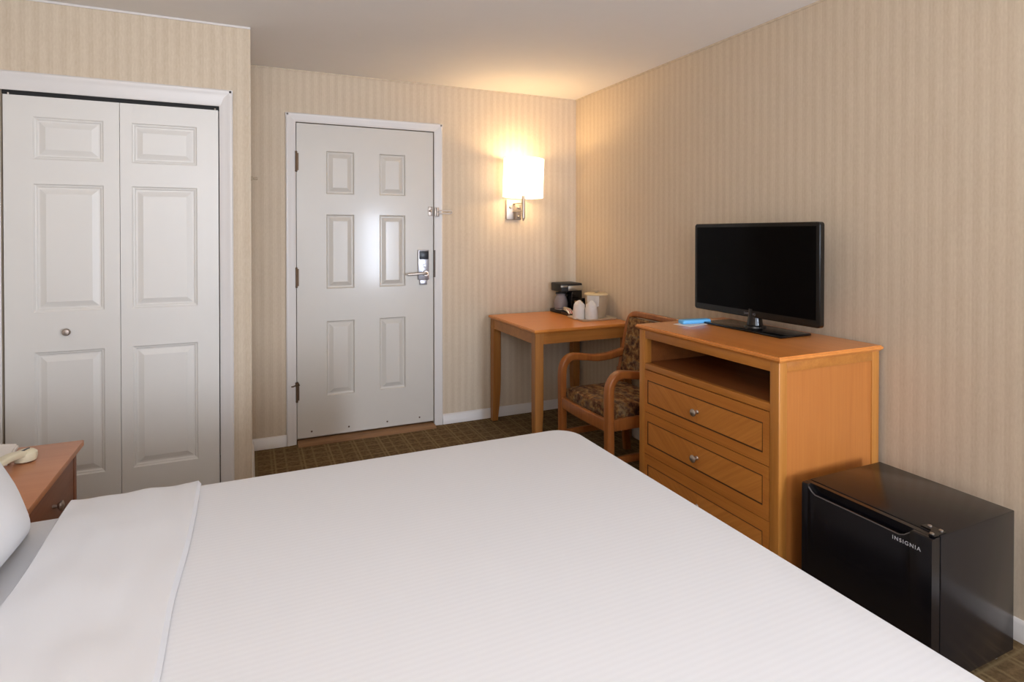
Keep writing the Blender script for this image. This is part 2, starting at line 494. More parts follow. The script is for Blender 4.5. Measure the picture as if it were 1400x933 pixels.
# thin cover strips where wallpaper meets the ceiling, and the closet corner bead
b = NB(); bx(b, CX, 0, -.006, 0, H-.010, H-.0005)
struct('trim_3', b, M['paper'], 'thin pale strip along the ceiling over the entrance door', 'trim')
b = NB(); bx(b, -.006, 0, YR, -.006, H-.010, H-.0005)
struct('trim_4', b, M['paper'], 'thin pale strip along the ceiling on the right wall', 'trim')
b = NB(); bx(b, XL, CX+.002, CY-.006, CY, H-.010, H-.0005)
struct('trim_5', b, M['trim'], 'thin white strip along the ceiling over the closet', 'trim')
b = NB(); bx(b, CX-.007, CX+.0015, CY-.0015, CY+.007, 0, H-.011, .001)
struct('trim_6', b, M['paper'], 'pale corner bead on the outer corner of the closet wall', 'trim')

# door casings
def casing_profile_v(b, x0, x1, y, z0, z1, inner):
    # colonial casing: thick outside edge, thinner toward the door
    w = x1-x0; s = 1 if inner == 'r' else -1
    xs = x0 if s == 1 else x1
    pts = [(0, 0), (0, .012), (.006, .017), (.016, .017), (.022, .014), (.04, .012), (w-.008, .009), (w, .006), (w, 0)]
    prism(b, [(xs+s*u, y-d) for u, d in pts], 'z', z0, z1)
def casing_head(b, x0, x1, y, z0, z1):
    h = z1-z0
    pts = [(0, 0), (0, .012), (.006, .017), (.016, .017), (.022, .014), (.04, .012), (h-.008, .009), (h, .006), (h, 0)]
    prism(b, [(y-d, z1-u) for u, d in pts], 'x', x0, x1)
b = NB()
casing_profile_v(b, -2.123, -2.0625, 0, 0, 2.119, 'r'); casing_profile_v(b, -1.150, -1.092, 0, 0, 2.119, 'l')
casing_head(b, -2.123, -1.092, 0, 2.065, 2.121)
struct('trim_1', b, M['trim'], 'white casing around the entrance door', 'door casing')
b = NB()
casing_profile_v(b, -2.468, -2.407, CY, 0, 2.066, 'l'); casing_profile_v(b, -3.388, OX0, CY, 0, 2.066, 'r')
casing_head(b, -3.388, -2.407, CY, 1.985, 2.068)
struct('trim_2', b, M['trim'], 'white casing around the closet doors', 'door casing')
b = NB(); prism(b, [(-.075, 0), (-.075, .004), (-.05, .016), (.03, .02), (.03, 0)], 'x', DX0, DX1)
struct('trim_7', b, M['thresh'], 'worn brown wooden threshold under the entrance door', 'threshold')

# ------------------------------------------------------------------ entrance door
DY = .004
b = NB()
PX = [(-1.875, -1.697), (-1.530, -1.353)]; PZ = [(.289, .778), (.990, 1.476), (1.610, 1.890)]
RING = [(.006, .011), (.012, .013), (.016, .013), (.042, .003), (.045, .0025)]
slab(b, lambda u, v, d: (u, DY+d, v), DX0, DX1, .032, DZ1, .044, [(x[0], x[1], z[0], z[1]) for x in PX for z in PZ], RING)
door = struct('door_1', b, M['door'], 'white six-panel entrance door with electronic lock', 'door', smooth=4)
# hinges
for i, z in enumerate((1.812, 1.07, .335)):
    b = NB()
    bx(b, -2.074, -2.045, -.003, .004, z-.055, z+.055)
    lathe(b, [(.0065, -.058), (.0065, .058)], (-2.060, -.010, z), 12)
    lathe(b, [(.004, -.066), (.0075, -.062), (.0075, -.058), (.0065, -.0575)], (-2.060, -.010, z), 12)
    lathe(b, [(.0065, .0575), (.0075, .058), (.0075, .062), (.004, .066)], (-2.060, -.010, z), 12)
    h = mk('hinge', b, M['brass'], door)
    if i == 2:
        b = NB(); tube(b, [(-2.060, -.018, z+.05), (-2.085, -.05, z+.05)], .004); tube(b, [(-2.060, -.018, z+.05), (-2.045, -.03, z+.05)], .004)
        lathe(b, [(.002, 0), (.009, .001), (.009, .006), (.002, .007)], (-2.088, -.053, z+.047), 12)
        lathe(b, [(.01, -.006), (.01, .02)], (-2.060, -.010, z+.045), 12)
        tag(mk('door_stop', b, M['brass'], h), 'hinge-pin door stop with dark tip')
# lock
lx = -1.229
b = NB(); bx(b, lx-.039, lx+.039, DY-.022, DY, 1.028, 1.238, .006)
bx(b, lx-.026, lx+.026, DY-.020, DY, .995, 1.03, .004)
lock = mk('door_lock', b, M['nickel2'], door)
b = NB(); bx(b, lx-.033, lx+.033, DY-.029, DY-.020, 1.172, 1.230, .005)
mk('card_reader', b, M['reader'], lock)
b = NB(); lathe(b, [(.010, -.030), (.012, -.026), (.012, -.018)], (lx+.002, DY, 1.128), 16, 'y'); bx(b, lx-.0015, lx+.0055, DY-.040, DY-.028, 1.116, 1.140, .002)
mk('thumb_turn', b, M['nickel2'], lock)
b = NB(); lathe(b, [(.019, -.036), (.021, -.032), (.021, -.018)], (lx+.012, DY, 1.075), 20, 'y')
sweep(b, smooth_path([(lx+.012, DY-.03, 1.075), (lx+.010, DY-.058, 1.075), (lx-.03, DY-.064, 1.076), (lx-.08, DY-.062, 1.073), (lx-.122, DY-.056, 1.071)], 5), .0085, .007, (0, 0, 1), .8)
mk('lever_handle', b, M['nickel'], lock)
# swing-bar guard
b = NB(); bx(b, -1.192, -1.160, DY-.006, DY, 1.475, 1.540, .002); 
for z in (1.487, 1.528): lathe(b, [(.006, -.010), (.006, -.005)], (-1.180, DY, z), 10, 'y')
tube(b, [(-1.183, DY-.004, 1.508), (-1.183, DY-.035, 1.508)], .0045); lathe(b, [(.003, -.045), (.009, -.040), (.009, -.034), (.004, -.030)], (-1.183, DY, 1.508), 12, 'y')
g = mk('door_guard_plate', b, M['nickel'], door)
b = NB(); bx(b, -1.149, -1.120, -.024, -.016, 1.470, 1.535, .002); lathe(b, [(.007, -.03), (.007, .03)], (-1.135, -.028, 1.502), 10)
tube(b, smooth_path([(-1.135, -.03, 1.512), (-1.09, -.045, 1.512), (-1.045, -.05, 1.511), (-1.036, -.05, 1.502), (-1.045, -.05, 1.493), (-1.09, -.045, 1.491), (-1.135, -.03, 1.491)], 4), .0042)
tag(mk('swing_bar_guard', b, M['nickel'], door), 'hinged swing bar of the door guard mounted on the casing')
b = NB(); bx(b, -1.1545, -1.1440, -.012, .004, 1.045, 1.235)
mk('strike_plate', b, M['strike'], door)
for x in (-1.97, -1.735, -1.48, -1.255):
    b = NB(); lathe(b, [(.005, -.003), (.006, -.001), (.006, .001)], (x, DY, .068), 10, 'y')
    mk('sweep_screw', b, M['brass'], door)
# ------------------------------------------------------------------ closet bifold doors
cd = thing('door_2', (-2.89, CY, 0), 'white two-leaf bifold closet door with one round knob', 'closet door', kind='structure')
CR = [(.006, .006), (.010, .0065), (.016, .012), (.022, .012), (.046, .003), (.048, .003)]
CZ = [(.240, .818), (.997, 1.576), (1.685, 1.876)]
LY = CY+.004
leaves = []
for (u0, u1, p0, p1) in ((-3.318, -2.888, -3.214, -2.950), (-2.8858, -2.473, -2.840, -2.567)):
    b = NB(); slab(b, lambda u, v, d: (u, LY+d, v), u0, u1, .018, 1.966, .034, [(p0, p1, z[0], z[1]) for z in CZ], CR)
    leaves.append(mk('door_leaf', b, M['bifold'], cd, smooth=4))
b = NB(); lathe(b, [(.007, 0), (.007, -.012), (.012, -.016), (.0165, -.021), (.0165, -.026), (.012, -.031), (.002, -.0325)], (-3.091, LY, .906), 24, 'y')
mk('knob', b, M['nickel'], leaves[0])
b = NB(); bx(b, OX0+.002, OX1-.002, CY+.012, CY+.05, 1.970, OZ-.001)
tag(mk('track', b, M['dark'], cd), 'dark overhead track')
b = NB(); 
for x in (-3.300, -2.487): lathe(b, [(.004, 1.962), (.004, 1.975)], (x, CY+.008, 0), 8)
mk('pivot_pin', b, M['nickel'], cd)

b = NB(); bx(b, CX, CX+.012, -.50, -.48, 1.640, 1.665, .003); lathe(b, [(.006, .01), (.009, .03), (.007, .036)], (CX, -.49, 1.652), 12, 'x')
tag(mk('wall_hook', b, M['bucket']), 'small tan hook on the closet side wall near the corner', 'hook')

# ------------------------------------------------------------------ wall sconce
SX, SY = -.531, -.160
s = thing('wall_sconce', (-.542, 0, 1.455), 'lit wall lamp with white drum shade on a nickel bracket', 'lamp')
b = NB(); bx(b, -.602, -.482, -.022, 0, 1.455, 1.602, .004)
plate = mk('backplate', b, M['nickel'], s)
for x, z in ((-.573, 1.545), (-.506, 1.543), (-.506, 1.477)):
    b = NB(); lathe(b, [(.009, -.021), (.009, -.026), (.005, -.032), (.001, -.033)], (x, 0, z), 14, 'y'); mk('screw_cap', b, M['nickel'], plate)
b = NB()
for z in (1.571, 1.513): sweep(b, [Vector((-.542, -.02, z)), Vector((-.538, -.08, z)), Vector((SX, SY, z))], .003, .012, (0, 0, 1), .4)
mk('arm', b, M['nickel'], s)
b = NB(); lathe(b, [(.002, 1.442), (.007, 1.447), (.006, 1.455), (.0125, 1.462), (.0125, 1.66), (.015, 1.665), (.015, 1.71), (.01, 1.712)], (SX, SY, 0), 20)
mk('rod', b, M['nickel'], s)
b = NB(); rr = lathe(b, [(.143, 1.612), (.146, 1.612), (.146, 1.888), (.143, 1.888), (.143, 1.612)], (SX, SY, 0), 64, cap=False)
for k in range(3):
    a = 2*PI*k/3+.3; tube(b, [(SX+.014*math.cos(a), SY+.014*math.sin(a), 1.70), (SX+.143*math.cos(a), SY+.143*math.sin(a), 1.76)], .002, 6)
T = Matrix.Translation((SX, SY, 1.75)) @ Matrix.Rotation(math.radians(2.2), 4, 'Y') @ Matrix.Translation((-SX, -SY, -1.75))
sub(b.verts, T)
shade = mk('lamp_shade', b, M['shade'], s)
b = NB(); lathe(b, [(.012, 1.71), (.014, 1.725), (.028, 1.76), (.03, 1.78), (.024, 1.80), (.008, 1.812)], (SX, SY, 0), 20)
mk('bulb', b, M['bulb'], s)

# ------------------------------------------------------------------ desk table
TX0, TX1, TY0, TY1, TZ = -.752, -.012, -.785, -.035, .760
t = thing('desk_table', ((TX0+TX1)/2, (TY0+TY1)/2, 0), 'square light brown wooden table in the corner beside the entrance door', 'table')
b = NB(); n0 = bx(b, TX0, TX1, TY0, TY1, TZ-.024, TZ)
bmesh.ops.bevel(b, geom=[e for e in b.edges if all(v.co.z > TZ-.001 for v in e.verts)], offset=.004, segments=3, affect='EDGES')
bmesh.ops.bevel(b, geom=[e for e in b.edges if all(v.co.z < TZ-.0235 for v in e.verts)], offset=.010, segments=1, affect='EDGES')
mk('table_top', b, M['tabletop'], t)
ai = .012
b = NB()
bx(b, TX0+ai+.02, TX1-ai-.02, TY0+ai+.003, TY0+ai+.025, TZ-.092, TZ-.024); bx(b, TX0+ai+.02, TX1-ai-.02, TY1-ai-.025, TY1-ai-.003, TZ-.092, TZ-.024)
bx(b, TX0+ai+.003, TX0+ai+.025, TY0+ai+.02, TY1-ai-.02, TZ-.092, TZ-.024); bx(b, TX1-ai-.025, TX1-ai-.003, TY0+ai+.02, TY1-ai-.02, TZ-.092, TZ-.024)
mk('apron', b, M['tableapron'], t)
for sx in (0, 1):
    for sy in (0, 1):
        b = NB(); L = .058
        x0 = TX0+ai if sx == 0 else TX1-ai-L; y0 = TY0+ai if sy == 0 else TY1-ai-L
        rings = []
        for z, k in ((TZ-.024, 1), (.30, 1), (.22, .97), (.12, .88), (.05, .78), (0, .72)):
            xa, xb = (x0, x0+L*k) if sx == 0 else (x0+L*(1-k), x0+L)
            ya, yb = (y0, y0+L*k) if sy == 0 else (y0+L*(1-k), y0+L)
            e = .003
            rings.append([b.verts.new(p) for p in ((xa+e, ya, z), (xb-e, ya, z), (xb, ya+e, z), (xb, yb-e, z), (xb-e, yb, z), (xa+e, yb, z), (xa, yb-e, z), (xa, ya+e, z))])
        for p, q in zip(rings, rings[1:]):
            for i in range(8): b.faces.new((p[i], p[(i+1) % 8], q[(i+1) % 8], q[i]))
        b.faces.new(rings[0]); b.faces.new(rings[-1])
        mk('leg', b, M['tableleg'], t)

# ------------------------------------------------------------------ things on the table
# coffee maker facing the left
Z0 = TZ
c = thing('coffee_maker', (-.2, -.12, Z0), 'small black coffee maker with glass carafe and silver band in the corner', 'coffee maker')
MX0, MX1, MY0, MY1 = -.258, -.070, -.215, -.050
b = NB(); bx(b, MX0, MX1, MY0, MY1, Z0, Z0+.026, .008); mk('base', b, M['blackmatte'], c)
b = NB(); bx(b, -.160, MX1, MY0, MY1, Z0+.022, Z0+.165, .008); mk('water_tank', b, M['blackgloss'], c)
b = NB(); bx(b, MX0+.01, MX1, MY0, MY1, Z0+.16, Z0+.222, .008)
hd = mk('brew_head', b, M['blackmatte'], c)
b = NB(); bx(b, -.190, MX1+.002, MY0-.002, MY0+.01, Z0+.168, Z0+.205, .002)
bx(b, -.250, -.194, MY0-.002, MY0+.01, Z0+.195, Z0+.208, .002)
tag(mk('band', b, M['silver'], hd), 'silver band')
b = NB(); lathe(b, [(.040, .027), (.051, .04), (.053, .075), (.046, .105), (.034, .13), (.038, .142), (.036, .142), (.032, .13), (.044, .105), (.051, .075), (.049, .042), (.038, .03)], (-.210, -.137, Z0), 28, cap=False)
car = mk('carafe', b, M['glass'], c)
b = NB(); lathe(b, [(.010, .156), (.037, .152), (.040, .142), (.036, .141)], (-.210, -.137, Z0), 24); mk('lid', b, M['blackmatte'], car)
b = NB(); sweep(b, smooth_path([(-.200, -.110, Z0+.138), (-.186, -.076, Z0+.135), (-.184, -.070, Z0+.09), (-.192, -.090, Z0+.06)], 5), .008, .005, (1, 0, 0)); mk('handle', b, M['blackmatte'], car)
b = NB(); lathe(b, [(.047, .0262), (.047, .029)], (-.210, -.137, Z0), 24); tag(mk('warming_plate', b, M['silver'], c), 'pale round warming plate')

# condiment caddy with packets
cd2 = thing('condiment_caddy', (-.2, -.3, Z0), 'low black plastic caddy holding drink packets in front of the coffee maker', 'caddy')
KX0, KX1, KY0, KY1 = -.258, -.050, -.372, -.226
b = NB(); bx(b, KX0, KX1, KY0, KY1, Z0, Z0+.008, .002)
for a in ((KX0, KX0+.005, KY0, KY1), (KX1-.005, KX1, KY0, KY1), (KX0, KX1, KY0, KY0+.005), (KX0, KX1, KY1-.005, KY1)):
    bx(b, *a, Z0+.006, Z0+.022, .0015)
mk('tray_base', b, M['blackmatte'], cd2)
b = NB(); bx(b, -.205, KX1-.005, KY0+.006, KY0+.010, Z0+.008, Z0+.042, .0015); bx(b, -.205, KX1-.005, KY1-.06, KY1-.056, Z0+.008, Z0+.118, .0015)
bx(b, -.205, -.201, KY0+.006, KY1-.056, Z0+.008, Z0+.042, .0015); bx(b, KX1-.009, KX1-.005, KY0+.006, KY1-.056, Z0+.008, Z0+.118, .0015); bx(b, -.13, -.126, KY0+.006, KY1-.056, Z0+.008, Z0+.09, .0015)
mk('packet_bin', b, M['blackgloss'], cd2)

def packet(name, c0, w, h, th, rz, tilt, mats, label, cat, group, stripes=0):
    b = NB(); n = 5
    def add(u0, u1, mi):
        g = [[], []]
        for s_ in (0, 1):
            for i in range(n+1):
                row = []
                for j in range(n+1):
                    u = u0+(u1-u0)*i/n; v = -h/2+h*j/n
                    e = max(0, (1-(abs(u)/(w/2))**3))*max(0, (1-(abs(v)/(h/2))**3))
                    row.append(b.verts.new((u, v, (1 if s_ else -1)*(th/2*e+.0002))))
                g[s_].append(row)
        for s_ in (0, 1):
            for i in range(n):
                for j in range(n):
                    f = b.faces.new((g[s_][i][j], g[s_][i+1][j], g[s_][i+1][j+1], g[s_][i][j+1])); f.material_index = mi
        for i in range(n):
            for j in (0, n):
                b.faces.new((g[0][i][j], g[0][i+1][j], g[1][i+1][j], g[1][i][j])).material_index = mi
                b.faces.new((g[0][j][i], g[0][j][i+1], g[1][j][i+1], g[1][j][i])).material_index = mi
    if stripes:
        k = stripes*2+1
        for q in range(k): add(-w/2+w*q/k, -w/2+w*(q+1)/k, q % 2)
    else: add(-w/2, w/2, 0)
    T = Matrix.Translation(c0) @ Matrix.Rotation(rz, 4, 'Z') @ Matrix.Rotation(tilt, 4, 'X')
    sub(b.verts, T)
    o = mk(name, b, mats); return tag(o, label, cat, group)
for i in range(4):
    packet('sugar_sachet', (-.240+.006*i, -.338+.022*i, Z0+.0265+.003*i), .034, .05, .005, math.radians(-24+3*i), math.radians(22), [M['white'], M['red']],
           'red and white sugar sachet in the left end of the black caddy', 'sachet', 'sugar sachets fanned in the black caddy', 2)
for i in range(3):
    packet('creamer_packet', (-.222+.004*i, -.268+.012*i, Z0+.030+.007*i), .045, .060, .008, math.radians(12+17*i), math.radians(14), M['tray'],
           'cream coloured creamer packet in the middle of the black caddy', 'packet', 'creamer packets in the black caddy')
for i in range(2):
    packet('coffee_pouch', (-.167, -.338+.019*i, Z0+.058+.006*i), .062, .085, .010, math.radians(5*i-3), math.radians(84), M['foil'],
           'tan foil coffee pouch standing in the caddy bin', 'pouch', 'coffee pouches standing in the caddy bin')

# serving tray
b = NB(); RX0, RX1, RY0, RY1 = -.305, -.022, -.612, -.384
bx(b, RX0+.012, RX1-.012, RY0+.012, RY1-.012, Z0, Z0+.005)
lip = [(.012, .0), (.004, .006), (0, .013), (.003, .013), (.009, .007), (.016, .005)]
rings = []
for ins, z in lip:
    ring = []
    for cx_, cy_, a0 in ((RX1-.025, RY1-.025, 0), (RX0+.025, RY1-.025, 90), (RX0+.025, RY0+.025, 180), (RX1-.025, RY0+.025, 270)):
        for j in range(6):
            a = math.radians(a0+18*j); r = .025-ins
            ring.append(b.verts.new((cx_+r*math.cos(a), cy_+r*math.sin(a), Z0+z)))
    rings.append(ring)
for p, q in zip(rings, rings[1:]):
    for i in range(24): b.faces.new((p[i], p[(i+1) % 24], q[(i+1) % 24], q[i]))
tag(mk('serving_tray', b, M['tray']), 'beige plastic serving tray under the ice bucket and wrapped cups', 'tray')

# ice bucket
BX, BY, BZ = -.112, -.470, Z0+.0055
ib = thing('ice_bucket', (BX, BY, BZ), 'taupe lidded ice bucket with white liner bag on the tray', 'ice bucket')
b = NB(); lathe(b, [(.064, 0), (.067, .002), (.079, .145), (.082, .147), (.082, .153), (.077, .153), (.075, .145), (.064, .006)], (BX, BY, BZ), 40, cap=True); mk('body', b, M['bucket'], ib)
b = NB(); lathe(b, [(.080, .1535), (.0835, .156), (.0835, .163), (.076, .168), (.03, .170)], (BX, BY, BZ), 40)
lid = mk('lid', b, M['bucketlid'], ib)
b = NB(); lathe(b, [(.010, .169), (.009, .176), (.026, .180), (.026, .186), (.018, .189)], (BX, BY, BZ), 24); mk('lid_knob', b, M['bucket'], lid)
b = NB(); g = []
for i in range(13):
    row = []
    for j in range(9):
        a = math.radians(190+62*i/12); h = .155-.085*j/8*(1-.25*abs(i/12-.35))
        r = .0815+.003*math.sin(i*2.1+j*.7)*(j/8)+.003-.0007*j*.8
        row.append(b.verts.new((BX+r*math.cos(a), BY+r*math.sin(a), BZ+h)))
    g.append(row)
for i in range(12):
    for j in range(8): b.faces.new((g[i][j], g[i+1][j], g[i+1][j+1], g[i][j+1]))
r_ = bmesh.ops.solidify(b, geom=b.faces[:], thickness=.0006)
tag(mk('liner_bag', b, M['film'], ib), 'white liner bag folded over the front rim')

# wrapped cups
def cup(x, y, label, seed):
    z = Z0+.0055; tt = thing('wrapped_cup', (x, y, z), label, 'cup', 'plastic wrapped cups on the tray')
    b = NB(); lathe(b, [(.036, 0), (.0365, .003), (.035, .006), (.027, .092), (.024, .094)], (x, y, z), 28); mk('cup_body', b, M['white'], tt)
    b = NB(); rnd = random.Random(seed); rings = []
    for r, h, w in ((.0425, .0005, .001), (.0440, .02, .002), (.0415, .06, .003), (.0370, .098, .003), (.028, .109, .006), (.012, .121, .005), (.003, .128, .001)):
        rings.append([b.verts.new((x+(r+w*math.sin(5*a+seed+h*40)+w*.5*rnd.uniform(-1, 1))*math.cos(a), y+(r+w*math.sin(5*a+seed+h*40))*math.sin(a), z+h+ (w*.8*math.sin(3*a+seed)))) for a in [2*PI*i/28 for i in range(28)]])
    for v in rings[0]: v.co.z = z+.0005
    for p, q in zip(rings, rings[1:]):
        for i in range(28): b.faces.new((p[i], p[(i+1) % 28], q[(i+1) % 28], q[i]))
    mk('plastic_wrap', b, M['film'], tt)
cup(-.268, -.500, 'upside-down cup in clear wrap, left of two on the tray', 1)
cup(-.208, -.562, 'upside-down cup in clear wrap, right of two, nearer the bucket', 4)

# ------------------------------------------------------------------ armchair
ch = thing('armchair', (-.42, -1.175, 0), 'wooden armchair with curved arms and brown tapestry seat beside the table', 'chair')
YF, YN = -.930, -1.425
for y in (YF, YN):
    path = smooth_path([(-.636, y, 0), (-.638, y, .2), (-.640, y, .42), (-.640, y, .52), (-.630, y, .572), (-.600, y, .606), (-.560, y, .615), (-.49, y, .606), (-.40, y, .594), (-.31, y, .598), (-.205, y, .618)], 6)
    b = NB(); sweep(b, path, .024, .0205, (0, 1, 0), .45)
    tag(mk('arm_and_front_leg', b, M['chair'], ch), 'bent wooden arm that runs down into the front leg')
    b = NB(); sweep(b, smooth_path([(-.175, y, 0), (-.19, y, .15), (-.222, y, .33), (-.232, y, .42), (-.222, y, .52)], 5), .018, .022, (0, 1, 0), .4)
    mk('rear_leg', b, M['chair'], ch)
    b = NB(); bx(b, -.63, -.20, y-.012, y+.012, .15, .185, .004); mk('stretcher', b, M['chair'], ch)
    b = NB(); bx(b, -.63, -.225, y-.013, y+.013, .325, .385, .004); mk('side_rail', b, M['chair'], ch)
b = NB(); sweep(b, smooth_path([(-.640, YF, .353), (-.650, (YF*2+YN)/3, .353), (-.650, (YF+YN*2)/3, .353), (-.640, YN, .353)], 6), .031, .013, (0, 0, 1), .3)
mk('front_rail', b, M['chair'], ch)
b = NB(); bx(b, -.24, -.215, YN, YF, .325, .385, .004); mk('rear_rail', b, M['chair'], ch)
# back frame: inverted U in a plane leaning back
sl = (.151-.225)/(.50-.85)
bxp = lambda z: -.222+(z-.50)*.205
U = [(YF, .46), (YF, .60), (YF, .74), (YF-.004, .800), (YF-.022, .836), (YF-.058, .851), (YF-.11, .853), (YF-.2475, .855)]
U = U+[(YF+YN-a, z) for a, z in U[::-1][1:]]
b = NB(); sweep(b, smooth_path([(bxp(z), y, z) for y, z in U], 5), .019, .019, (1, 0, -.205), .5)
mk('back_frame', b, M['chair'], ch)
def cushion(bm, T, w, h, th, nx=14, ny=14, pw=5, minr=.35):
    g = {}
    for s_ in (-1, 1):
        for i in range(nx+1):
            for j in range(ny+1):
                u, v = -1+2*i/nx, -1+2*j/ny
                # ease grid points toward the border so edges round nicely
                uu, vv = math.sin(u*PI/2), math.sin(v*PI/2)
                e = max(0, 1-abs(uu)**pw)**.5*max(0, 1-abs(vv)**pw)**.5
                e2 = minr+(1-minr)*e if e > 0 else minr*.0
                g[s_, i, j] = bm.verts.new(T @ Vector((uu*w/2, vv*h/2, s_*th/2*e2)))
        for i in range(nx):
            for j in range(ny): bm.faces.new((g[s_, i, j], g[s_, i+1, j], g[s_, i+1, j+1], g[s_, i, j+1]))
    bmesh.ops.remove_doubles(bm, verts=bm.verts[:], dist=1e-5)
b = NB(); cushion(b, Matrix.Translation((-.430, -1.1775, .408)), .40, .445, .088, 18, 18, 8, .55)
mk('seat', b, M['tapestry'], ch)
zc = .665; nrm = Vector((1, 0, -.205)).normalized(); upv = Vector((.205, 0, 1)).normalized()
b = NB(); cushion(b, frame((bxp(zc)-.004, (YF+YN)/2, zc), (0, 1, 0), upv, nrm), .452, .340, .062, 18, 18, 8, .5)
mk('backrest', b, M['tapestry'], ch)

# ------------------------------------------------------------------ dresser
FX, BXK, Y0, Y1, DZ = -.595, -.020, -2.449, -1.588, .9048   # Y0 near (right), Y1 far (left)
d = thing('dresser', ((FX+BXK)/2, (Y0+Y1)/2, 0), 'wide wooden dresser with open shelf and drawers carrying the television', 'dresser')
ov = .014
b = NB(); bx(b, FX, BXK, Y0, Y1, DZ-.022, DZ)
bmesh.ops.bevel(b, geom=[e for e in b.edges if all(v.co.z > DZ-.001 for v in e.verts)], offset=.005, segments=3, affect='EDGES')
bmesh.ops.bevel(b, geom=[e for e in b.edges if all(v.co.z < DZ-.0215 for v in e.verts)], offset=.009, segments=1, affect='EDGES')
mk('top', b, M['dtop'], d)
CX0, CX1, CY0, CY1 = FX+ov, BXK-.004, Y0+ov, Y1-ov      # case
PW = .042
for x in (CX0, CX1-PW):
    for y in (CY0, CY1-PW):
        b = NB(); bx(b, x, x+PW, y, y+PW, 0, DZ-.022, .003); mk('post', b, M['dpost'], d)
b = NB(); bx(b, CX0+.002, CX0+.024, CY0+PW, CY1-PW, DZ-.062, DZ-.0225, .002); mk('top_rail', b, M['drail'], d)
b = NB(); bx(b, CX0+.002, CX0+.028, CY0+PW, CY1-PW, .693, .722, .002); mk('shelf_rail', b, M['drail'], d)
for y in (CY0+.001, CY1-.019):
    b = NB(); bx(b, CX0+PW, CX1-PW, y, y+.018, DZ-.060, DZ-.0225, .001); mk('side_rail', b, M['drail'], d)
    b = NB(); yy = y+.005 if y == CY0+.001 else y
    bx(b, CX0+PW-.002, CX1-PW+.002, yy, yy+.013, .06, DZ-.058); mk('side_panel', b, M['dside'], d)
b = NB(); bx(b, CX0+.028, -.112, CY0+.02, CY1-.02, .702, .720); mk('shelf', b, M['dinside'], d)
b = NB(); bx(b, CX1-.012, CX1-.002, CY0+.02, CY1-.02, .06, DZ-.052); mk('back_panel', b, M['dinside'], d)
b = NB(); bx(b, -.111, -.105, CY0+.055, -1.728, .702, DZ-.024); tag(mk('back_panel', b, M['tray'], d), 'pale board added for the pale strip at the back of the open shelf')  # pale board added across most of the shelf back
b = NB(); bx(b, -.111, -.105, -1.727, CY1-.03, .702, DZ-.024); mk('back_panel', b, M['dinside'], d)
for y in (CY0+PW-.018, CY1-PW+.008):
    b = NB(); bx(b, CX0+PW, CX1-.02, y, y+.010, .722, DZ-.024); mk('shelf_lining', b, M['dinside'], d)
b = NB(); bx(b, CX0+.006, CX0+.026, CY0+PW, CY1-PW, .03, .078, .002); mk('bottom_rail', b, M['drail'], d)
DYA, DYB = CY0+PW+.002, CY1-PW-.002
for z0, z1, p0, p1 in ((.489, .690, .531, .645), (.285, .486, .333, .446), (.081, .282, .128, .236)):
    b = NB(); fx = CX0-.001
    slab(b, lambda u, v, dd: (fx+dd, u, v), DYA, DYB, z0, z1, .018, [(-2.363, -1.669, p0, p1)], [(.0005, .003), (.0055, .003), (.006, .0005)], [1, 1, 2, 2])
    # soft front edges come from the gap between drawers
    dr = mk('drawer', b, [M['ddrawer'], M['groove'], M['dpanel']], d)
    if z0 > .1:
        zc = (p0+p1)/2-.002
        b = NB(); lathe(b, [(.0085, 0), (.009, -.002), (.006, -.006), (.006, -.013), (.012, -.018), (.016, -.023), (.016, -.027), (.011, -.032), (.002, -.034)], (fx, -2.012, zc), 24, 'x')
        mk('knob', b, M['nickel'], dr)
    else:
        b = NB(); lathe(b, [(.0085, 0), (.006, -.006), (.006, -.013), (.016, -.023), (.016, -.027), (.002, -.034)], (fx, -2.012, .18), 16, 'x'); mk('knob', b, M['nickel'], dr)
b = NB(); bx(b, CX0+.03, CX0+.035, CY0+.03, CY1-.03, .05, .70); tag(mk('gap_shade_sheet', b, M['dark'], d), 'dark sheet painted as the shade in the gaps behind the drawers')  # dark sheet stands in for the shade between and behind the drawers

# ------------------------------------------------------------------ television
TVX = -.205; ty0, ty1, tz0, tz1 = -2.306, -1.570, .962, 1.402
tv = thing('television', (-.185, -1.94, DZ), 'black flat screen television on a glossy stand atop the dresser', 'television')
def rrect(bm, x0, x1, ya, yb, za, zb, r, n=5, ins=0):
    rings = []
    for x, i_ in ((x0, ins), (x0+.004, 0), (x1-.008, 0), (x1, .012)):
        ring = []
        for cy_, cz_, a0 in ((yb-r, zb-r, 0), (ya+r, zb-r, 90), (ya+r, za+r, 180), (yb-r, za+r, 270)):
            for j in range(n):
                a = math.radians(a0+90*j/(n-1)); q = r-i_ if r > i_ else .001
                ring.append(bm.verts.new((x, cy_+q*math.cos(a), cz_+q*math.sin(a))))
        rings.append(ring)
    m = len(rings[0])
    for p, q in zip(rings, rings[1:]):
        for i in range(m): bm.faces.new((p[i], p[(i+1) % m], q[(i+1) % m], q[i]))
    bm.faces.new(rings[0]); bm.faces.new(rings[-1])
b = NB(); rrect(b, TVX, TVX+.034, ty0, ty1, tz0, tz1, .014, ins=.003)
hs = mk('housing', b, M['blackgloss'], tv)
b = NB(); bx(b, TVX-.0008, TVX+.002, ty0+.018, ty1-.018, tz0+.032, tz1-.018); mk('screen', b, M['screen'], tv)
b = NB(); bx(b, TVX+.030, TVX+.060, ty0+.12, ty1-.12, tz0+.03, tz1-.12, .012); mk('rear_cover', b, M['blackmatte'], tv)
b = NB(); lathe(b, [(.052, DZ+.011), (.050, DZ+.018), (.036, DZ+.022), (.032, DZ+.05), (.030, tz0+.04)], (-.178, -1.945, 0), 28); mk('neck', b, M['blackgloss'], tv)
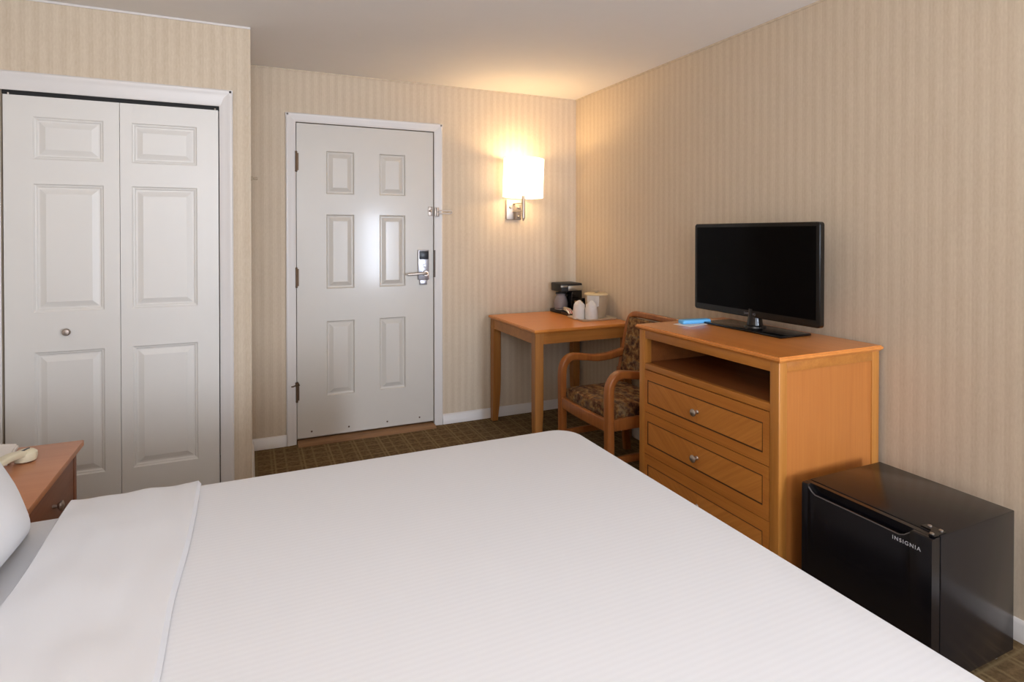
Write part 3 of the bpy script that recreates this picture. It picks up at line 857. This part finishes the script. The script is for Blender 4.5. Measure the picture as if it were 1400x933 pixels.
b = NB(); bx(b, -.278, -.092, -2.178, -1.705, DZ+.0005, DZ+.011, .003); mk('stand_base', b, M['blackgloss'], tv)
text_mesh('logo', 'SAMSUNG', .015, frame((TVX-.0012, -1.94, tz0+.016), (0, -1, 0), (0, 0, 1), (-1, 0, 0)), M['dimgrey'], hs, 'small grey maker lettering under the screen', .0004)

# ------------------------------------------------------------------ small things on the dresser
def flat(name, cx, cy, w, h, z, th, rz, mat, label, cat):
    b = NB(); bx(b, -w/2, w/2, -h/2, h/2, 0, th); sub(b.verts, Matrix.Translation((cx, cy, z)) @ Matrix.Rotation(math.radians(rz), 4, 'Z'))
    return tag(mk(name, b, mat), label, cat)
flat('paper_card', -.338, -1.705, .17, .10, DZ+.0003, .0012, 12, M['white'], 'white paper card lying under the light blue packet', 'card')
flat('leaflet', -.175, -1.655, .12, .08, DZ+.0003, .0010, 30, M['peach'], 'small peach coloured leaflet behind the blue packet', 'leaflet')
b = NB(); bx(b, -.082, .082, -.024, .024, 0, .020, .007, 3)
for v in b.verts:
    v.co.z *= 1+.12*math.sin(v.co.x*40); v.co.y *= 1-.15*(v.co.x > .05)
sub(b.verts, Matrix.Translation((-.315, -1.695, DZ+.0018)) @ Matrix.Rotation(math.radians(-6), 4, 'Z'))
tag(mk('wrapped_packet', b, M['blue']), 'light blue wrapped packet beside the television stand', 'packet')

# ------------------------------------------------------------------ mini fridge
RX0, RX1, RY0, RY1, RZ = -.504, -.121, -2.938, -2.503, .474
f = thing('mini_fridge', ((RX0+RX1)/2, (RY0+RY1)/2, 0), 'glossy black mini fridge standing right of the dresser', 'fridge')
b = NB(); bx(b, RX0, RX1, RY0, RY1, .028, RZ, .003); mk('cabinet', b, M['fridge'], f)
FD0, FD1 = -.546, -.509
b = NB(); rings = []
st = [(RY1-.001, 0), (RY1-.022, 0), (RY1-.026, .006), (RY1-.040, .020), (RY1-.052, .026), (RY0+.095, .026), (RY0+.080, .020), (RY0+.064, .006), (RY0+.060, 0), (RY0+.001, 0)]
for y, h in st:
    zt = RZ-.002; e = .004
    rings.append([b.verts.new(p) for p in ((FD1, y, .036), (FD1, y, zt), (FD0+.019, y, zt), (FD0+.018, y, zt-max(h*1.25, .001)), (FD0+.009, y, zt-max(h*1.25, .0015)), (FD0+.006, y, zt-h-.0005), (FD0+.002, y, zt-h-.002), (FD0, y, zt-h-.006), (FD0, y, .040), (FD0+.004, y, .036))])
for p, q in zip(rings, rings[1:]):
    for i in range(10): b.faces.new((p[i], p[(i+1) % 10], q[(i+1) % 10], q[i]))
b.faces.new(rings[0]); b.faces.new(rings[-1])
fd = mk('fridge_door', b, M['fridgedoor'], f)
b = NB(); tube(b, [(FD0+.0025, y, RZ-.002-h-.0035) for y, h in st[2:8]], .0022, 8); tag(mk('lip_highlight', b, M['lip'], fd), 'thin grey line painted as the highlight on the recessed handle lip')  # grey tube paints the highlight along the handle pocket edge
b = NB(); bx(b, FD1-.001, RX0+.001, RY0+.006, RY1-.006, .04, RZ-.010); mk('door_seal', b, M['dark'], f)
text_mesh('brand_lettering', 'INSIGNIA', .0165, frame((FD0-.0004, -2.865, .427), (0, -1, 0), (0, 0, 1), (-1, 0, 0)), M['grey'], fd, 'small silver brand lettering', .0004, 1.25)
b = NB(); prism(b, [(FD1-.024, RY0+.018), (FD1-.020, RY0+.004), (RX0+.030, RY0+.004), (RX0+.034, RY0+.055), (RX0+.006, RY0+.060), (RX0+.004, RY0+.030)], 'z', RZ-.0008, RZ+.004)
hg = mk('top_hinge', b, M['blackgloss'], f)
for x, y in ((RX0+.024, RY0+.014), (RX0+.024, RY0+.045), (FD1-.014, RY0+.014)):
    b = NB(); lathe(b, [(.0055, RZ+.003), (.0055, RZ+.0065), (.003, RZ+.0075)], (x, y, 0), 12); mk('screw', b, M['nickel'], hg)
for x in (RX0+.06, RX1-.05):
    for y in (RY0+.035, RY1-.035):
        b = NB(); lathe(b, [(.014, 0), (.014, .012), (.009, .016), (.009, .029)], (x, y, 0), 14); mk('foot', b, M['nickel'], f)

# ------------------------------------------------------------------ nightstand and telephone
NX0, NX1, NY0, NY1, NZ = -3.345, -2.865, -2.050, -1.488, .630
n = thing('nightstand', ((NX0+NX1)/2, (NY0+NY1)/2, 0), 'brown wooden nightstand between the bed and the closet door', 'nightstand')
b = NB(); bx(b, NX0, NX1, NY0, NY1, NZ-.020, NZ, .0025)
for v in b.verts:   # clipped front corners
    pass
mk('top', b, M['nstop'], n)
b = NB(); bx(b, NX0+.004, NX1-.030, NY0+.018, NY1-.018, 0, NZ-.020); mk('cabinet', b, M['nsfront'], n)
for y in (NY0+.016, NY1-.046):
    b = NB(); bx(b, NX1-.046, NX1-.018, y, y+.030, 0, NZ-.020, .003); mk('post', b, M['nsfront'], n)
for z0, z1 in ((.445, .590), (.24, .435), (.05, .23)):
    b = NB(); bx(b, NX1-.034, NX1-.020, NY0+.05, NY1-.05, z0, z1, .003); dr = mk('drawer', b, M['nsfront'], n)
    b = NB(); lathe(b, [(.006, 0), (.006, .012), (.015, .020), (.015, .025), (.003, .030)], (NX1-.020, (NY0+NY1)/2, (z0+z1)/2), 18, 'x'); tag(mk('knob', b, M['nickel'], dr), 'round metal knob')

ph = thing('telephone', (-3.09, -1.66, NZ), 'cream corded telephone on the nightstand', 'telephone')
b = NB(); prism(b, [(-.105, 0), (.095, 0), (.095, .018), (-.105, .050)], 'y', -.085, .085, .005)
TP = Matrix.Translation((-3.125, -1.600, NZ)) @ Matrix.Rotation(math.radians(8), 4, 'Z')
sub(b.verts, TP); base = mk('base', b, M['white'], ph)
b = NB()
for i in range(4):
    for j in range(3): bx(b, -.05+.026*i-.008, -.05+.026*i+.008, -.01+.026*j-.008, -.01+.026*j+.008, .043-.0042*i, .050-.0042*i, .002)
sub(b.verts, TP); mk('keypad', b, M['creamgrey'], base)
# handset resting diagonally over the front of the base, earpiece toward the camera-right
A = Vector((-2.978, -1.628, NZ+.020)); Bp = Vector((-3.040, -1.815, NZ+.022)); ax = (Bp-A).normalized(); sd = Vector((-ax.y, ax.x, 0))
b = NB(); sweep(b, smooth_path([A+ax*.02, A+ax*.05+Vector((0, 0, .012)), A+ax*.10+Vector((0, 0, .016)), Bp-ax*.05+Vector((0, 0, .012)), Bp-ax*.02], 5), .017, .010, sd, .6)
for q in (A+ax*.02, Bp-ax*.02):
    lathe(b, [(.018, -.019), (.028, -.016), (.031, -.004), (.030, .008), (.022, .015), (.006, .017)], q, 24)
hsn = mk('handset', b, M['cream'], ph)
b = NB(); bx(b, -.016, .016, -.0035, .0035, .0, .004, .0015); sub(b.verts, frame(A+ax*.02+Vector((0, 0, .0148)), ax, sd, (0, 0, 1)))
tag(mk('speaker_slot', b, M['reader'], hsn), 'dark slot in the earpiece')
b = NB(); pts = []
for i in range(140):
    u = i/139; c0 = Vector((-3.07, -1.80, NZ+.012)).lerp(Vector((-3.22, -1.76, NZ+.012)), u); a = u*2*PI*16
    pts.append(c0+Vector((.0, .007*math.cos(a), .007*math.sin(a))))
tube(b, pts, .002, 6); tag(mk('coiled_cord', b, M['creamgrey'], ph), 'coiled grey cord')

# ------------------------------------------------------------------ bed
EX0, EX1, EY0, EY1, EZ = -3.31, -1.285, -3.640, -2.125, .628   # mattress
bed = thing('bed', ((EX0+EX1)/2, (EY0+EY1)/2, 0), 'queen bed filling the foreground, beneath its white bedding', 'bed')
def rbox(b, x0, x1, y0, y1, z0, z1, rv, re, segs=8, open_bottom=False):
    """box with rounded vertical corners rv and a rounded top edge re"""
    rings = []
    def ring(ins, z):
        r = max(rv-ins, .004); out = []
        for cx_, cy_, a0 in ((x1-ins-r, y1-ins-r, 0), (x0+ins+r, y1-ins-r, 90), (x0+ins+r, y0+ins+r, 180), (x1-ins-r, y0+ins+r, 270)):
            for j in range(segs+1):
                a = math.radians(a0+90*j/segs); out.append(b.verts.new((cx_+r*math.cos(a), cy_+r*math.sin(a), z)))
        return out
    rings.append(ring(0, z0)); rings.append(ring(0, z0+(z1-re-z0)*.5))
    for k in range(7):
        a = PI/2*k/6; rings.append(ring(re*(1-math.cos(a)), z1-re+re*math.sin(a)))
    m = len(rings[0])
    for p, q in zip(rings, rings[1:]):
        for i in range(m): b.faces.new((p[i], p[(i+1) % m], q[(i+1) % m], q[i]))
    b.faces.new(rings[-1])
    if not open_bottom: b.faces.new(rings[0])
def shell(b, th):
    bmesh.ops.recalc_face_normals(b, faces=b.faces[:])
    up = max(b.faces, key=lambda f: f.calc_center_median().z)
    if up.normal.z < 0: bmesh.ops.reverse_faces(b, faces=b.faces[:])
    bmesh.ops.solidify(b, geom=b.faces[:], thickness=th)
b = NB(); rbox(b, EX0+.02, EX1-.03, EY0+.03, EY1-.03, .03, .33, .05, .01); mk('box_spring', b, M['bedbase'], bed)
b = NB(); rbox(b, EX0, EX1, EY0, EY1, .33, EZ-.004, .09, .035); mk('mattress', b, M['white'], bed)
b = NB(); bx(b, -3.385, -3.335, EY0-.02, EY1+.02, .25, 1.15, .012); bx(b, -3.38, -3.34, EY0+.05, EY0+.11, 0, .26); bx(b, -3.38, -3.34, EY1-.11, EY1-.05, 0, .26)
mk('headboard', b, M['headboard'], bed)
for x in (EX0+.1, EX1-.15):
    for y in (EY0+.12, EY1-.12):
        b = NB(); lathe(b, [(.025, 0), (.03, .03)], (x, y, 0), 14); mk('leg', b, M['blackmatte'], bed)

def drape(x0, x1, yA, yB, zt, drop, re, nx, zfun=None, xfun=None, closed_ends=(True, True), corner=0):
    """cloth draped over the bed: section across y (hang, round, flat, round, hang), swept on x"""
    b = NB(); sec = [(yB, drop)]
    m = 6
    for k in range(m+1):
        a = PI/2*k/m; sec.append((yB-re+re*math.cos(a), zt-re+re*math.sin(a)))
    N = 40
    for k in range(1, N): sec.append((yB-re+(yA+re-yB+re)*k/N, zt))
    for k in range(m+1):
        a = PI/2*k/m; sec.append((yA+re-re*math.sin(a), zt-re+re*math.cos(a)))
    sec.append((yA, drop))
    g = []
    for i in range(nx+1):
        u = i/nx; row = []
        for (y, z) in sec:
            x = x0+(x1-x0)*u
            if xfun: x += xfun(u, y)
            dz = zfun(x, y, u) if zfun and z > zt-re*1.2 else 0
            row.append(b.verts.new((x, y, z+dz)))
        g.append(row)
    for i in range(nx):
        for j in range(len(sec)-1): b.faces.new((g[i][j], g[i+1][j], g[i+1][j+1], g[i][j+1]))
    return b

# fitted sheet
b = NB(); rbox(b, EX0-.006, EX1+.006, EY0-.006, EY1+.006, .345, EZ+.004, .095, .038, 8, True); shell(b, .003)
tag(mk('fitted_sheet', b, M['sheet']), 'white bottom sheet showing between the pillow and the folded sheet', 'sheet')
# duvet
b = NB(); rbox(b, -2.66, -1.262, EY0-.022, EY1+.020, .24, .650, .10, .030, 12, True); shell(b, .005)
tag(mk('duvet', b, M['duvet']), 'white finely striped cover spread over the foot of the bed', 'duvet')
# folded top sheet band: thin layer with softly rolled edges
def zf(x, y, u):
    k = .006*noise.noise(Vector((x*7, y*4, .3)))+.004*noise.noise(Vector((x*18, y*9, 2.1)))
    e = min(u, 1-u)
    roll = -.011*max(0, 1-e/.028)**2
    return k*min(1, e*12)+roll
b = drape(-2.765, -2.462, EY0-.030, EY1+.027, .664, .26, .030, 40, zf, lambda u, y: (.012*noise.noise(Vector((y*3, u, 5)))+(.006*math.sin(y*5)))*(1 if u > .5 else .6))
shell(b, .004)
tag(mk('folded_sheet', b, M['sheet']), 'white top sheet folded back across the bed', 'sheet')
# pillows
def pillow(origin, upv, label):
    up = Vector(upv).normalized(); Nn = Vector((up.z, 0, -up.x))
    b = NB(); w, h, th = .70, .48, .17
    T = frame(origin, (0, 1, 0), up, Nn)
    nx = 28; g = {}
    for s_ in (-1, 1):
        for i in range(nx+1):
            for j in range(nx+1):
                u, v = math.sin((-1+2*i/nx)*PI/2), math.sin((-1+2*j/nx)*PI/2)
                e = (max(0, 1-u**4)*max(0, 1-v**4))**.5
                pin = 1-.07*(1-abs(u)**2)*abs(v)**2; pin2 = 1-.07*(1-abs(v)**2)*abs(u)**2
                q = noise.noise(Vector((u*2.2, v*2.2, s_*3+origin[0])))*.012*e
                g[s_, i, j] = b.verts.new(T @ Vector((u*w/2*pin2, v*h/2*pin, s_*(th/2*e+q))))
        for i in range(nx):
            for j in range(nx): b.faces.new((g[s_, i, j], g[s_, i+1, j], g[s_, i+1, j+1], g[s_, i, j+1]))
    bmesh.ops.remove_doubles(b, verts=b.verts[:], dist=1e-5)
    return tag(mk('pillow', b, M['pillow'], smooth=80), label, 'pillow')
pillow((-2.922, -2.565, .852), (-.42, 0, .90), 'white pillow leaning at the head of the bed beside the nightstand')

# ------------------------------------------------------------------ lights
def area(name, loc, rot, sx, sy, power, col, spread=None):
    L = bpy.data.lights.new(name, 'AREA'); L.shape = 'RECTANGLE'; L.size = sx; L.size_y = sy; L.energy = power; L.color = col
    if spread: L.spread = spread
    o = bpy.data.objects.new(name, L); COL.objects.link(o); o.location = loc; o.rotation_euler = rot; return o
def point(name, loc, power, col, r):
    L = bpy.data.lights.new(name, 'POINT'); L.energy = power; L.color = col; L.shadow_soft_size = r
    o = bpy.data.objects.new(name, L); COL.objects.link(o); o.location = loc; return o
point('sconce_bulb_light', (SX, SY, 1.84), 6.4, (1, .67, .32), .03)
point('sconce_bulb_light_low', (SX, SY, 1.66), 3.6, (1, .67, .32), .03)
area('window_daylight', ((WX0+WX1)/2, YR-.005, (WZ0+WZ1)/2), (PI/2, 0, 0), WX1-WX0-.1, WZ1-WZ0-.1, 125, (.72, .83, 1))
area('room_fill_light', (-2.60, YR+.06, 1.45), (PI/2-.06, 0, math.radians(-6)), 1.2, 1.6, 62, (.78, .87, 1))
area('ceiling_bounce_light', (-2.5, -4.3, 1.85), (math.radians(152), 0, math.radians(-8)), 1.4, 1.0, 38, (.94, .94, .97))

wd = bpy.data.worlds.new('daylight'); SC.world = wd; wd.use_nodes = True
bg = wd.node_tree.nodes['Background']
sk = wd.node_tree.nodes.new('ShaderNodeTexSky'); sk.sky_type = 'NISHITA'; sk.sun_elevation = math.radians(40); sk.sun_disc = False
wd.node_tree.links.new(sk.outputs[0], bg.inputs[0]); bg.inputs[1].default_value = .15

# ------------------------------------------------------------------ camera
cam = bpy.data.cameras.new('camera'); co = bpy.data.objects.new('camera', cam); COL.objects.link(co)
co.location = (-2.3336, -3.9638, 1.3553); co.rotation_mode = 'XYZ'
co.rotation_euler = (PI/2-.0093, 0, -.4231)
cam.sensor_width = 36; cam.sensor_fit = 'HORIZONTAL'; cam.lens = 797.4/1400*36
cam.shift_y = -(466.5-326.13)/1400; cam.clip_start = .02
SC.camera = co
SC.view_settings.view_transform = 'Standard'; SC.view_settings.look = 'None'; SC.view_settings.exposure = 0
